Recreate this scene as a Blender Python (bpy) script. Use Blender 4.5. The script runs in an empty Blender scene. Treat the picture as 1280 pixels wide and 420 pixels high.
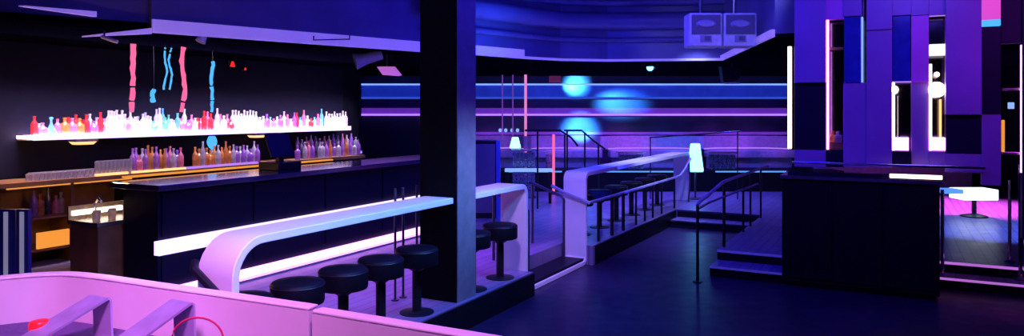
import bpy, math, random
from mathutils import Vector, Matrix
random.seed(7)
SC = bpy.context.scene
COL = SC.collection
F = 900.0; CX = 640.0; HY = 140.0; H = 2.2      # focal length in px, horizon row, eye height
TH = math.atan2(900, 480)                        # direction the bar runs
DX, DY = math.cos(TH), math.sin(TH)
PI = math.pi

def P(u, w, z=0.0):                              # bar frame -> world
    return Vector((DX*u - DY*w, DY*u + DX*w, z))
def uw(X, Y):
    return (DX*X + DY*Y, -DY*X + DX*Y)
def gz(px, py, z):                               # where the sight line meets height z -> X, Y
    Y = (H - z)*F/(py - HY); return ((px-CX)/F*Y, Y)
def gw(px, w):                                   # u where a column of the photo meets the line w
    k = (px-CX)/F
    # point = u*d + w*n ; X = DX*u-DY*w ; Y = DY*u+DX*w
    return (k*DX*w + DY*w)/(DX - k*DY)
def gu(px, u):
    k = (px-CX)/F
    return (DX*u - k*DY*u)/(DY + k*DX)
def zat(py, Y): return H - (py-HY)*Y/F
def Yof(u, w): return DY*u + DX*w
def atY(px, py, Y): return Vector(((px-CX)/F*Y, Y, zat(py, Y)))

# ---------------------------------------------------------------- materials
MATS = {}
def mat(name, col, rough=0.5, metal=0.0, emit=None, es=0.0, scale=8.0, var=0.15, trans=0.0, spec=0.5, coat=0.0, bump=0.0):
    if name in MATS: return MATS[name]
    m = bpy.data.materials.new(name); m.use_nodes = True
    nt = m.node_tree; b = nt.nodes['Principled BSDF']
    tc = nt.nodes.new('ShaderNodeTexCoord'); nz = nt.nodes.new('ShaderNodeTexNoise')
    nz.inputs['Scale'].default_value = scale; nz.inputs['Detail'].default_value = 4
    nt.links.new(tc.outputs['Object'], nz.inputs['Vector'])
    cr = nt.nodes.new('ShaderNodeValToRGB')
    cr.color_ramp.elements[0].position = 0.3; cr.color_ramp.elements[1].position = 0.7
    a = tuple(c*(1-var) for c in col); d = tuple(min(1, c*(1+var)) for c in col)
    cr.color_ramp.elements[0].color = (*a, 1); cr.color_ramp.elements[1].color = (*d, 1)
    nt.links.new(nz.outputs['Fac'], cr.inputs['Fac']); nt.links.new(cr.outputs['Color'], b.inputs['Base Color'])
    b.inputs['Roughness'].default_value = rough; b.inputs['Metallic'].default_value = metal
    b.inputs['Specular IOR Level'].default_value = spec
    if coat: b.inputs['Coat Weight'].default_value = coat; b.inputs['Coat Roughness'].default_value = 0.08
    if emit: b.inputs['Emission Color'].default_value = (*emit, 1); b.inputs['Emission Strength'].default_value = es
    if trans: b.inputs['Transmission Weight'].default_value = trans
    if bump:
        bp = nt.nodes.new('ShaderNodeBump'); bp.inputs['Strength'].default_value = bump
        nt.links.new(nz.outputs['Fac'], bp.inputs['Height']); nt.links.new(bp.outputs['Normal'], b.inputs['Normal'])
    MATS[name] = m; return m

def lampmat(name, col, es):
    m = bpy.data.materials.new(name); m.use_nodes = True
    nt = m.node_tree; nt.nodes.clear()
    o = nt.nodes.new('ShaderNodeOutputMaterial'); e = nt.nodes.new('ShaderNodeEmission')
    nz = nt.nodes.new('ShaderNodeTexNoise'); nz.inputs['Scale'].default_value = 1.5
    mr = nt.nodes.new('ShaderNodeMapRange'); mr.inputs['To Min'].default_value = es*0.8; mr.inputs['To Max'].default_value = es*1.2
    tc = nt.nodes.new('ShaderNodeTexCoord')
    nt.links.new(tc.outputs['Object'], nz.inputs['Vector']); nt.links.new(nz.outputs['Fac'], mr.inputs['Value'])
    nt.links.new(mr.outputs['Result'], e.inputs['Strength']); e.inputs['Color'].default_value = (*col, 1)
    nt.links.new(e.outputs[0], o.inputs[0]); MATS[name] = m; return m

def bottlemat(name, col):
    m = bpy.data.materials.new(name); m.use_nodes = True
    nt = m.node_tree; nt.nodes.clear()
    o = nt.nodes.new('ShaderNodeOutputMaterial')
    t = nt.nodes.new('ShaderNodeBsdfTranslucent'); d = nt.nodes.new('ShaderNodeBsdfDiffuse'); g = nt.nodes.new('ShaderNodeBsdfGlossy')
    tp = nt.nodes.new('ShaderNodeBsdfTransparent'); tp.inputs['Color'].default_value = (*[0.4+0.6*c for c in col], 1)
    nz = nt.nodes.new('ShaderNodeTexNoise'); nz.inputs['Scale'].default_value = 14
    tc = nt.nodes.new('ShaderNodeTexCoord'); nt.links.new(tc.outputs['Object'], nz.inputs['Vector'])
    cr = nt.nodes.new('ShaderNodeValToRGB')
    cr.color_ramp.elements[0].position = .35; cr.color_ramp.elements[1].position = .65
    cr.color_ramp.elements[0].color = (*[c*0.6 for c in col], 1); cr.color_ramp.elements[1].color = (*col, 1)
    nt.links.new(nz.outputs['Fac'], cr.inputs['Fac'])
    for n in (t, d): nt.links.new(cr.outputs['Color'], n.inputs['Color'])
    g.inputs['Roughness'].default_value = 0.15; g.inputs['Color'].default_value = (.8, .8, .8, 1)
    a = nt.nodes.new('ShaderNodeMixShader'); b = nt.nodes.new('ShaderNodeMixShader'); c = nt.nodes.new('ShaderNodeMixShader')
    a.inputs[0].default_value = .4; b.inputs[0].default_value = .25; c.inputs[0].default_value = .12
    nt.links.new(t.outputs[0], a.inputs[1]); nt.links.new(d.outputs[0], a.inputs[2])
    nt.links.new(a.outputs[0], b.inputs[1]); nt.links.new(tp.outputs[0], b.inputs[2])
    nt.links.new(b.outputs[0], c.inputs[1]); nt.links.new(g.outputs[0], c.inputs[2])
    nt.links.new(c.outputs[0], o.inputs[0]); MATS[name] = m; return m

def woodmat(name, c1, c2, rough, rot, bw=1.6, rh=0.14):
    m = bpy.data.materials.new(name); m.use_nodes = True
    nt = m.node_tree; b = nt.nodes['Principled BSDF']
    tc = nt.nodes.new('ShaderNodeTexCoord'); mp = nt.nodes.new('ShaderNodeMapping')
    mp.inputs['Rotation'].default_value = (0, 0, rot)
    br = nt.nodes.new('ShaderNodeTexBrick')
    br.inputs['Scale'].default_value = 1; br.inputs['Brick Width'].default_value = bw; br.inputs['Row Height'].default_value = rh
    br.inputs['Mortar Size'].default_value = 0.006
    br.inputs['Color1'].default_value = (*c1, 1); br.inputs['Color2'].default_value = (*c2, 1); br.inputs['Mortar'].default_value = (*[c*0.3 for c in c1], 1)
    nt.links.new(tc.outputs['Object'], mp.inputs['Vector']); nt.links.new(mp.outputs[0], br.inputs['Vector'])
    nt.links.new(br.outputs['Color'], b.inputs['Base Color'])
    nz = nt.nodes.new('ShaderNodeTexNoise'); nz.inputs['Scale'].default_value = 5; nt.links.new(mp.outputs[0], nz.inputs['Vector'])
    mr = nt.nodes.new('ShaderNodeMapRange'); mr.inputs['To Min'].default_value = rough*0.7; mr.inputs['To Max'].default_value = rough*1.4
    nt.links.new(nz.outputs['Fac'], mr.inputs['Value']); nt.links.new(mr.outputs[0], b.inputs['Roughness'])
    bp = nt.nodes.new('ShaderNodeBump'); bp.inputs['Strength'].default_value = 0.12
    nt.links.new(br.outputs['Fac'], bp.inputs['Height']); nt.links.new(bp.outputs[0], b.inputs['Normal'])
    MATS[name] = m; return m

M_floor = woodmat('dark_floor', (.022, .016, .05), (.015, .011, .036), .36, 0.0, .9, .9)
M_floor.node_tree.nodes['Principled BSDF'].inputs['Specular IOR Level'].default_value = .3
M_plat = woodmat('plank_floor', (.24, .19, .34), (.17, .14, .26), .33, 0.0, 1.8, .13)
M_dark = mat('black_paint', (.008, .008, .014), .45, spec=.12)
M_bar = mat('bar_front', (.006, .006, .022), .4, scale=3, spec=.15)
M_top = mat('bar_top', (.05, .05, .08), .12, coat=.5)
M_ceil = mat('ceiling_paint', (.10, .10, .16), .7, scale=2)
M_fascia = mat('bulkhead_paint', (.13, .12, .3), .3, scale=1.2, var=.25)
M_low = mat('low_ceiling_paint', (.002, .002, .008), .9, spec=0)
M_trim = mat('white_trim_glow', (.75, .72, .8), .5, emit=(.32, .2, 1.0), es=.42, scale=1)  # trim is no lamp; lilac glow painted in to brighten it
M_white = mat('white_solid_surface', (.84, .82, .86), .38, scale=4, var=.03)
M_booth = mat('white_booth_shell', (.86, .82, .86), .42, scale=2, var=.05)
M_cush = mat('dark_upholstery', (.10, .06, .2), .6, scale=30, bump=.2)
M_leather = mat('black_leather', (.005, .005, .010), .45, spec=.12, scale=20, bump=.15)
M_steel = mat('dark_steel', (.10, .10, .13), .32, metal=.7)
M_rail = mat('blue_grey_rail', (.42, .42, .6), .3, metal=.25)
M_black = mat('black_metal', (.01, .01, .016), .4, spec=.25)
M_chrome = mat('chrome', (.7, .7, .75), .15, metal=1)
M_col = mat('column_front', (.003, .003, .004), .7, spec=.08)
M_colside = mat('column_lit_side', (.2, .17, .2), .6)  # side facing the lights, painted lighter than the front
M_strap = mat('brushed_strap', (.42, .38, .62), .35, metal=.3)
M_wallb = mat('back_wall_paint', (.05, .05, .12), .3, scale=1.4, var=.3)
M_walld = mat('dark_wall', (.004, .004, .010), .7, spec=.05)
M_bluep = mat('blue_glass_panel', (.08, .14, .5), .2, emit=(.02, .06, 1.0), es=.28, scale=1.3, var=.4)
M_purp = mat('purple_glass_panel', (.25, .1, .5), .25, emit=(.26, .05, .95), es=.35, scale=1.3, var=.4)
M_banq = mat('banquette_fabric', (.35, .3, .45), .5, scale=12)
M_wood = mat('brown_cabinet', (.22, .11, .05), .4, scale=5, var=.3)
M_steelp = mat('stainless', (.6, .58, .55), .25, metal=.9)
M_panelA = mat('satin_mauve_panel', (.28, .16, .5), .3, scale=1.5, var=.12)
M_panelM = mat('magenta_panel', (.60, .16, .70), .35, scale=2, var=.15)
M_panelD = mat('shaded_panel', (.008, .007, .03), .45, spec=.15, scale=2)  # shade from depth and angle painted in as a darker panel colour
M_panelB = mat('blue_mirror_panel', (.02, .05, .35), .15)
M_mirror = mat('dark_mirror', (.16, .15, .2), .12, metal=1)
M_cubes = mat('glitter_block', (.25, .28, .4), .2, metal=.7, scale=40, var=.9)
M_red = mat('red_plastic', (.8, .02, .03), .35, emit=(1, .02, .02), es=.35)
M_cable = mat('red_cable', (.6, .03, .12), .4)
M_spk = mat('speaker_shell', (.62, .62, .8), .45)
M_grille = mat('speaker_grille', (.10, .10, .2), .5, scale=60)
L_white = lampmat('led_white', (.6, .42, 1.0), 2.5)
L_pink = lampmat('led_pink_white', (.85, .3, 1.0), 3.6)
L_shelf = lampmat('led_shelf', (1.0, .7, 1.0), 20.0)
L_blue = lampmat('led_blue', (.06, .2, 1.0), 1.8)
L_bluew = lampmat('led_pale_blue', (.25, .42, 1.0), 1.1)
L_lil = lampmat('led_lilac', (.5, .22, 1.0), 1.1)
L_cyan = lampmat('led_cyan', (.15, .65, 1.0), 5)
L_warm = lampmat('lamp_warm', (1.0, .5, .2), 1.7)
L_amber = lampmat('lamp_amber', (1.0, .34, .05), .9)
L_warmw = lampmat('lamp_warm_white', (1.0, .72, .62), 3.5)
L_neonp = lampmat('neon_pink', (1.0, .14, .36), 1.15)
L_neonc = lampmat('neon_cyan', (.08, .45, 1.0), 1.2)
L_mag = lampmat('led_magenta', (.85, .08, .75), .9)
L_nose = lampmat('led_nosing', (.62, .18, .85), .75)

# ---------------------------------------------------------------- mesh builder
class MB:
    def __init__(s): s.v = []; s.f = []
    def box(s, x0, x1, y0, y1, z0, z1):
        if x0 > x1: x0, x1 = x1, x0
        if y0 > y1: y0, y1 = y1, y0
        if z0 > z1: z0, z1 = z1, z0
        n = len(s.v)
        s.v += [(x0,y0,z0),(x1,y0,z0),(x1,y1,z0),(x0,y1,z0),(x0,y0,z1),(x1,y0,z1),(x1,y1,z1),(x0,y1,z1)]
        s.f += [tuple(n+i for i in q) for q in ((3,2,1,0),(4,5,6,7),(0,1,5,4),(1,2,6,5),(2,3,7,6),(3,0,4,7))]
        return s
    def hexa(s, pts):                 # 8 points, order as in box
        n = len(s.v); s.v += [tuple(p) for p in pts]
        s.f += [tuple(n+i for i in q) for q in ((3,2,1,0),(4,5,6,7),(0,1,5,4),(1,2,6,5),(2,3,7,6),(3,0,4,7))]
        return s
    def prism(s, poly, z0, z1):
        n = len(s.v); k = len(poly)
        s.v += [(x, y, z0) for x, y in poly] + [(x, y, z1) for x, y in poly]
        s.f.append(tuple(n+i for i in reversed(range(k)))); s.f.append(tuple(n+k+i for i in range(k)))
        for i in range(k):
            j = (i+1) % k; s.f.append((n+i, n+j, n+k+j, n+k+i))
        return s
    def tube(s, pts, r, seg=8):
        pts = [Vector(p) for p in pts]; rings = []
        for i, p in enumerate(pts):
            if i == 0: t = pts[1]-p
            elif i == len(pts)-1: t = p-pts[i-1]
            else: t = (pts[i+1]-p).normalized() + (p-pts[i-1]).normalized()
            t.normalize()
            a = Vector((0,0,1)) if abs(t.z) < .9 else Vector((1,0,0))
            x = t.cross(a).normalized(); y = t.cross(x).normalized()
            n = len(s.v); rr = r[i] if isinstance(r, (list, tuple)) else r
            s.v += [tuple(p + x*math.cos(2*PI*k/seg)*rr + y*math.sin(2*PI*k/seg)*rr) for k in range(seg)]
            rings.append(n)
        for a, b in zip(rings, rings[1:]):
            for k in range(seg):
                j = (k+1) % seg; s.f.append((a+k, a+j, b+j, b+k))
        s.f.append(tuple(rings[0]+k for k in reversed(range(seg)))); s.f.append(tuple(rings[-1]+k for k in range(seg)))
        return s
    def lathe(s, prof, seg=16, cx=0, cy=0, cz=0):
        rings = []
        for r, z in prof:
            n = len(s.v); s.v += [(cx+r*math.cos(2*PI*k/seg), cy+r*math.sin(2*PI*k/seg), cz+z) for k in range(seg)]; rings.append(n)
        for a, b in zip(rings, rings[1:]):
            for k in range(seg):
                j = (k+1) % seg; s.f.append((a+k, a+j, b+j, b+k))
        s.f.append(tuple(rings[0]+k for k in reversed(range(seg)))); s.f.append(tuple(rings[-1]+k for k in range(seg)))
        return s
    def ribbon(s, cl, nrm, t, w0, w1, mapf):
        # flat band: centre line cl (2d), in-plane normals, thickness t, across w0..w1; mapf(a,b,w)->xyz
        n0 = len(s.v)
        for (a, b), (na, nb) in zip(cl, nrm):
            for sgn in (-1, 1):
                for w in (w0, w1): s.v.append(mapf(a+na*t/2*sgn, b+nb*t/2*sgn, w))
        k = len(cl)
        for i in range(k-1):
            a = n0+4*i; b = a+4
            s.f += [(a, a+1, b+1, b), (a+2, b+2, b+3, a+3), (a, b, b+2, a+2), (a+1, a+3, b+3, b+1)]
        s.f.append((n0, n0+2, n0+3, n0+1)); e = n0+4*(k-1); s.f.append((e, e+1, e+3, e+2))
        return s
    def build(s, name, m, parent=None, fr=None, smooth=False, bevel=0, bseg=2):
        me = bpy.data.meshes.new(name)
        o = fr['o'] if fr else (0, 0, 0)
        me.from_pydata([(x-o[0], y-o[1], z-o[2]) for x, y, z in s.v], [], s.f)
        me.validate(); me.update()
        import bmesh
        bm = bmesh.new(); bm.from_mesh(me); bmesh.ops.recalc_face_normals(bm, faces=bm.faces); bm.to_mesh(me); bm.free()
        if smooth:
            for p in me.polygons: p.use_smooth = True
        me.materials.append(m)
        ob = bpy.data.objects.new(name, me); COL.objects.link(ob)
        if parent: ob.parent = parent
        elif fr: ob.location = fr['loc']; ob.rotation_euler = (0, 0, fr['rot'])
        if bevel:
            md = ob.modifiers.new('b', 'BEVEL'); md.width = bevel; md.segments = bseg; md.limit_method = 'ANGLE'; md.angle_limit = math.radians(50)
        if smooth:
            try: me.set_sharp_from_angle(angle=math.radians(42))
            except Exception: pass
        return ob

def FB(u, w, z): return {'o': (u, w, z), 'loc': P(u, w, z), 'rot': TH}
def FW(x, y, z): return {'o': (x, y, z), 'loc': Vector((x, y, z)), 'rot': 0}

def tag(o, label, cat, group=None):
    o['label'] = label; o['category'] = cat
    if group: o['group'] = group
    return o
def thing(name, label, cat, fr, group=None):
    o = bpy.data.objects.new(name, None); COL.objects.link(o); o.empty_display_size = .1
    o.location = fr['loc']; o.rotation_euler = (0, 0, fr['rot'])
    return tag(o, label, cat, group)
def struct(o, label=None):
    o['kind'] = 'structure'
    if label: o['label'] = label
    return o
def dup(root, loc, rotz, label, group=None):
    r = root.copy(); COL.objects.link(r); r.location = loc; r.rotation_euler = (0, 0, rotz)
    r['label'] = label
    if group: r['group'] = group
    for ch in list(root.children):
        c = ch.copy(); COL.objects.link(c); c.parent = r
        for g in list(ch.children):
            d = g.copy(); COL.objects.link(d); d.parent = c
    return r
def fillet(pts, rads, n=8):
    out = [pts[0]]
    for i in range(1, len(pts)-1):
        p0, p, p1 = Vector(pts[i-1]), Vector(pts[i]), Vector(pts[i+1]); r = rads[i-1]
        a = (p0-p).normalized(); b = (p1-p).normalized()
        ang = a.angle(b); t = r/math.tan(ang/2)
        A = p+a*t; B = p+b*t; c = p+(a+b).normalized()*(r/math.sin(ang/2))
        va = A-c; vb = B-c
        for k in range(n+1):
            q = va.lerp(vb, k/n).normalized()*r
            # slerp-like spacing is fine for short arcs
            out.append(tuple(c+q))
    out.append(pts[-1]); return out
def normals2(cl):
    ns = []
    for i in range(len(cl)):
        a = Vector(cl[max(0, i-1)]); b = Vector(cl[min(len(cl)-1, i+1)]); t = (b-a).normalized()
        ns.append((-t.y, t.x))
    return ns

PZ = 0.28      # raised platforms

# ================================================================ SETTING
MB().box(-10, 13, -1, 24, -.2, 0).build('floor', M_floor)
struct(bpy.data.objects['floor'])
# raised plank floor behind the ribbon counter, reaching round to the back of the room
WE = 3.84
fl = MB()
fl.box(1.2, 7.74, WE, 12.5, 0, PZ)                 # under the stools
fl.box(7.74, 9.66, 4.32, 12.5, 0, PZ)              # behind the step gap
fl.box(9.66, 14.05, WE, 12.5, 0, PZ)
fl.box(14.05, 26, -9, 12.5, 0, PZ)
o = fl.build('raised_floor', M_plat, fr=FB(0, 0, 0)); struct(o)
# dark fascia boards on the platform edges
fa = MB(); fa.box(1.2, 7.74, WE-.02, WE, 0, PZ-.012)
struct(fa.build('trim_1', M_dark, fr=FB(0, 0, 0)))
fa = MB(); fa.box(9.74, 14.05, WE-.02, WE, 0, PZ-.012)
struct(fa.build('trim_2', M_dark, fr=FB(0, 0, 0)))
# right hand platform (behind the dark console)
pr = MB(); pr.box(10.22, 14.05, .9, 2.2, 0, PZ).box(10.78, 14.05, -9, .9, 0, PZ)
struct(pr.build('raised_floor', M_plat, fr=FB(0, 0, 0)))
# foreground raised floor on which the booth and the viewer stand
struct(MB().box(-4, 2.62, -3.5, 6, 0, .5).build('raised_floor', M_plat, fr=FB(0, 0, 0)))

# stairs
def stairs(u0, depth, w0, w1, label, z=PZ, nose=M_steel):
    fr = FB(u0, (w0+w1)/2, 0)
    t = thing('steps', label, 'steps', fr)
    MB().box(u0, u0+depth, w0, w1, 0, z/2-.012).build('riser', M_dark, t, fr)
    td_ = MB().box(u0-.01, u0+depth, w0, w1, z/2-.012, z/2).build('tread', M_plat, t, fr)
    MB().box(u0-.025, u0-.012, w0, w1, z/2-.025, z/2+.002).build('nosing', nose, td_, fr)
    MB().box(u0+depth-.02, u0+depth-.006, w0, w1, z-.03, z+.002).build('nosing', nose, t, fr)
    MB().box(u0+depth-.006, u0+depth-.001, w0, w1, z/2, z-.03).build('riser', M_dark, t, fr)
    return t
stairs(9.76, .46, .95, 2.2, 'two low dark steps with lilac edges left of the black console, below the handrail', nose=mat('lilac_edge', (.35, .3, .6), .4, emit=(.15,.12,.8), es=.15))
stairs(10.44, .34, -3.0, .9, 'two steps with glowing magenta edges right of the black console', nose=L_nose)
stairs(13.55, .49, 2.22, 3.8, 'dark steps at the far end of the aisle past the ribbon counter')

# ceiling, walls
struct(MB().box(-12, 13, -1, 24, 4.7, 4.9).build('ceiling', M_ceil))
struct(MB().box(-12, 13, 20.0, 20.3, 0, 4.7).build('wall_back', M_wallb))
struct(MB().box(11.6, 11.9, -1, 20, 0, 4.7).build('wall_right', M_walld))
struct(MB().box(-3, gw(449, 9.98), 9.98, 10.2, 0, 4.7).build('wall_left', M_walld, fr=FB(0, 0, 0)))
struct(MB().box(-6.0, 9, -1.2, -1, 0, 4.7).build('wall_front', M_walld))

# bulkhead: the edge of the lower ceiling over the bar and the back of the room
SP = [(-6.6, 6.9), (-4.55, 9.09), (-1.55, 12.0), (-.63, 12.7), (.2, 13.55), (.95, 14.1), (1.9, 14.3), (4.1, 14.0), (3.5, 9.58), (9, 6.65), (11.6, 5.2)]
def offs(line, d):
    out = []
    for i, p in enumerate(line):
        a = Vector(line[max(0, i-1)]); b = Vector(line[min(len(line)-1, i+1)]); t = (b-a).normalized()
        out.append((p[0]-t.y*d, p[1]+t.x*d))
    return out
def strip(mb, line, d, z0, z1):
    o_ = offs(line, d)
    for i in range(len(line)-1):
        a, b, c, e = line[i], line[i+1], o_[i+1], o_[i]
        mb.hexa([(a[0],a[1],z0),(b[0],b[1],z0),(c[0],c[1],z0),(e[0],e[1],z0),(a[0],a[1],z1),(b[0],b[1],z1),(c[0],c[1],z1),(e[0],e[1],z1)])
    return mb
lc = MB()
poly = [(-12, 6.9)] + SP + [(11.6, 20), (-12, 20)]
lc.prism(poly, 3.2, 3.24)
struct(lc.build('ceiling', M_low))
struct(strip(MB(), SP[1:10], .12, 3.24, 4.7).build('wall_bulkhead', M_fascia), None)
bpy.data.objects['wall_bulkhead'].name = 'wall_upper'
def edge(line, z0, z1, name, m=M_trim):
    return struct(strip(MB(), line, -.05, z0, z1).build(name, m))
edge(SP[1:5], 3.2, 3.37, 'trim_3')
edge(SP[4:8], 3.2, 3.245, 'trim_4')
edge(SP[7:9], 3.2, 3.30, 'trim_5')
# stepped mouldings running along the bulkhead
for zz, r, k in ((3.62, .05, 6), (3.98, .17, 7), (4.35, .07, 8)):
    ln = offs(SP[2:8], -.1-r*.3)
    mb = MB().tube([(x, y, zz) for x, y in ln], r, 12)
    struct(mb.build('trim_%d' % k, M_fascia, smooth=True))
# lower trims with the same painted glow, far left
a = gz  # alias
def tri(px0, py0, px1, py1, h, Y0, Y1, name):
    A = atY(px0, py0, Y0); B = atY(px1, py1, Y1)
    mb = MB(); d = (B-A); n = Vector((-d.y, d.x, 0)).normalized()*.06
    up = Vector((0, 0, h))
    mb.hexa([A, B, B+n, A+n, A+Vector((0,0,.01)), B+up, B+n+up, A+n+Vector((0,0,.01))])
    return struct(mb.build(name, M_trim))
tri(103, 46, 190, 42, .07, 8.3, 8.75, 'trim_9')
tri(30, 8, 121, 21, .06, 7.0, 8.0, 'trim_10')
# dark infill bulkhead at the far left, behind those trims
struct(MB().hexa([(-6.4,7.6,3.34),(-4.62,9.2,3.34),(-4.8,9.5,3.34),(-6.6,7.8,3.34),(-6.4,7.6,4.7),(-4.62,9.2,4.7),(-4.8,9.5,4.7),(-6.6,7.8,4.7)]).build('wall_upper', M_fascia))

# the square column
fr = FB(6.30, 4.115, 0)
col = thing('column', 'tall square black column rising to the ceiling through the ribbon counter', 'column', fr)
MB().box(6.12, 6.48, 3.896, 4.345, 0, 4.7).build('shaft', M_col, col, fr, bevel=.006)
MB().box(6.125, 6.475, 3.884, 3.895, 0.06, 4.69).build('side_panel', M_colside, col, fr)['label'] = 'column side with its lit tone painted in'
MB().box(6.10, 6.50, 3.862, 4.36, 0, .09).build('plinth', M_dark, col, fr)

# ================================================================ RIBBON COUNTER
TOPZ = 1.305
cl = fillet([(3.416, PZ), (3.416, TOPZ), (7.765, TOPZ), (7.765, .032), (9.66, .032), (9.66, TOPZ), (15.55, TOPZ), (15.55, PZ)],
            [.24, .10, .10, .10, .10, .10], 8)
fr = FB(3.4, 4.11, 0)
rib = thing('ribbon_counter', 'long white band counter folding down to the floor and up again beside the stools', 'counter', fr)
MB().ribbon(cl, normals2(cl), .06, 3.935, 4.285, lambda a, b, w: (a, w, b)).build('band', M_white, rib, fr, smooth=True, bevel=.006)
MB().box(7.86, 9.60, 3.955, 4.3, .064, .10).build('step_tread', M_dark, rib, fr)['label'] = 'dark tread lying on the low part of the band'
# dark strap across the end leg
MB().tube([(3.40, 4.33, 1.15), (3.352, 4.27, 1.11), (3.352, 3.98, .93)], .03).build('foot_bar', M_black, rib, fr)

# stools
def make_stool():
    fr = FW(0, 0, 0)
    t = thing('bar_stool', 'x', 'stool', fr, 'stools along the ribbon counter')
    seat_ = MB().lathe([(.185, .455), (.2, .46), (.204, .475), (.204, .598), (.2, .612), (.187, .622), (.1, .627), (.01, .627)], 28).build('seat', M_leather, t, fr, smooth=True)
    MB().lathe([(.2035, .592), (.2075, .597), (.2035, .602)], 28).build('seat_piping', M_black, seat_, fr, smooth=True)
    MB().lathe([(.045, 0.012), (.045, .40), (.09, .43), (.11, .45), (.11, .456)], 14).build('pedestal', M_black, t, fr, smooth=True)
    MB().lathe([(.165, 0.0), (.165, .008), (.05, .02), (.05, .025)], 24).build('base_plate', M_black, t, fr, smooth=True)
    return t
stool = make_stool()
SW = 4.05
slabels = ['black stool half hidden behind the near bend of the ribbon counter',
 'round black stool nearest the viewer shown whole, second from the ribbon bend',
 'round black stool just behind the nearest whole one, third from the ribbon bend',
 'fourth black stool from the ribbon bend, beside the white lit floor',
 'black stool just left of the tall column, dark against it',
 'black stool peeking out from behind the right side of the column',
 'black stool nearest the first white leg, right of the column']
for i, px in enumerate((304, 372, 429, 476, 521, 590, 625)):
    u = gw(px, SW); l = P(u, SW, PZ)
    if i == 0: stool.location = l; stool['label'] = slabels[0]
    else: dup(stool, l, i*.3, slabels[i])
ords = ['nearest', 'second', 'third', 'fourth', 'fifth', 'farthest']
for i in range(6):
    u = 10.45 + i*.82
    dup(stool, P(u, 4.36, PZ), i*.7, '%s dark stool of those standing behind the guard rail of the far counter section' % ords[i], 'stools behind the guard rail')

# slim posts near the column
for px, ww, lab in ((494, 4.5, 'slim black post left of the column, leftmost of three'), (504, 4.5, 'slim black post left of the column, middle of three'), (521, 4.5, 'slim black post close against the left of the column')):
    u = gw(px, ww); fr = FB(u, ww, PZ)
    t = thing('floor_post', lab, 'post', fr, 'slim posts left of the column')
    rd_ = MB().tube([(u, ww, PZ+.01), (u, ww, 1.42)], .013).build('rod', M_steel, t, fr)
    MB().lathe([(.04, 0), (.04, .012)], 16, u, ww, PZ).build('floor_flange', M_steel, rd_, fr)

# guard rail in front of the far section
RW = 3.90
fr = FB(9.8, RW, PZ)
gr = thing('guard_rail', 'dark metal guard rail along the far section of the ribbon counter', 'railing', fr)
MB().tube([(9.58, 4.45, 1.12), (9.56, 4.3, 1.06), (9.60, RW-.03, .90), (9.75, RW, .89), (14.6, RW, .89), (15.0, RW, 1.0), (15.35, RW, 1.15), (15.5, RW, 1.2)], .025).build('hand_rail', M_rail, gr, fr, smooth=True)
for px in (748, 765, 779, 795, 806, 816, 827, 843):
    u = gw(px, RW); MB().tube([(u, RW, PZ), (u, RW, .88)], .028 if px in (765, 779) else .02).build('post', M_black, gr, fr)
MB().tube([(15.35, RW, 1.15), (15.42, RW, .7), (15.3, RW, PZ)], .016).build('end_post', M_steel, gr, fr)
# hand rails of the gap between the sections
def loop_rail(u, w0, lab, tilt):
    fr = FB(u, w0, 0)
    t = thing('hand_rail', lab, 'handrail', fr, 'handrails at the step through the ribbon counter')
    MB().tube([(u, w0, .10), (u, w0, .95), (u-.0, w0+.06, 1.0), (u+.0, w0+.5, 1.16), (u, w0+.55, 1.16)], .022).build('rail', M_steel, t, fr, smooth=True)
    MB().tube([(u, w0+.5, PZ), (u, w0+.5, 1.16)], .02).build('post', M_steel, t, fr)
    return t
loop_rail(8.12, 4.1, 'bent dark handrail just right of the first white leg', 0)
loop_rail(9.45, 4.2, 'bent dark handrail just left of the second white leg', 0)

# stair handrail on the right
RW2 = 2.28
fr = FB(9.5, RW2, 0)
hr = thing('hand_rail', 'steel double handrail climbing the steps beside the black console', 'handrail', fr)
u0 = uw(*gz(870, 352, 0)); u0, w0 = u0
MB().tube([(u0, w0-.02, .99), (u0+.15, w0-.02, 1.03), (u0+.5, RW2-.02, 1.06), (10.3, RW2-.12, 1.20), (10.5, RW2-.12, 1.21), (14.4, RW2-.12, 1.17)], .024).build('top_rail', M_rail, hr, fr, smooth=True)
MB().tube([(u0, w0-.02, .94), (u0+.5, RW2-.02, .96), (10.3, RW2-.12, 1.0), (13.3, RW2-.12, .93)], .018).build('lower_rail', M_rail, hr, fr, smooth=True)
MB().tube([(u0, w0-.02, 0), (u0, w0-.02, .99)], .02).build('post', M_black, hr, fr)
MB().lathe([(.06, 0), (.06, .012)], 16, u0, w0-.02, 0).build('floor_flange', M_black, hr, fr)
for px in (905, 929, 938, 951):
    u = gw(px, RW2-.12); MB().tube([(u, RW2-.12, PZ), (u, RW2-.12, 1.19)], .022 if px < 910 else .018).build('post', M_black, hr, fr)

# ================================================================ MAIN BAR
BW = 6.583
fr = FB(4.78, BW, PZ)
bar = thing('bar_counter', 'long dark bar counter running back to the room behind the stools', 'bar counter', fr)
MB().box(4.78, 10.85, BW+.06, 7.2, PZ, 1.40).build('body', M_bar, bar, fr)
MB().box(4.70, 10.9, BW-.06, 7.32, 1.40, 1.46).build('worktop', M_top, bar, fr, bevel=.008)
for k in range(5):
    MB().box(4.82+k*1.2, 5.97+k*1.2, BW+.045, BW+.06, .92, 1.37).build('front_panel', M_bar, bar, fr)
    MB().box(4.82+k*1.2, 5.97+k*1.2, BW+.045, BW+.06, .47, .72).build('front_panel', M_bar, bar, fr)
zl = (.745, .885)
ul = gw(199, BW-.02)
MB().box(ul, 10.85, BW-.02, BW+.06, *zl).build('light_box', L_white, bar, fr)['label'] = 'white glowing light strip on the bar front'
MB().box(4.82, 10.85, BW+.0, BW+.06, .30, .385).build('light_box', L_pink, bar, fr)['label'] = 'pink-white glowing strip at the foot of the bar'
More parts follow.
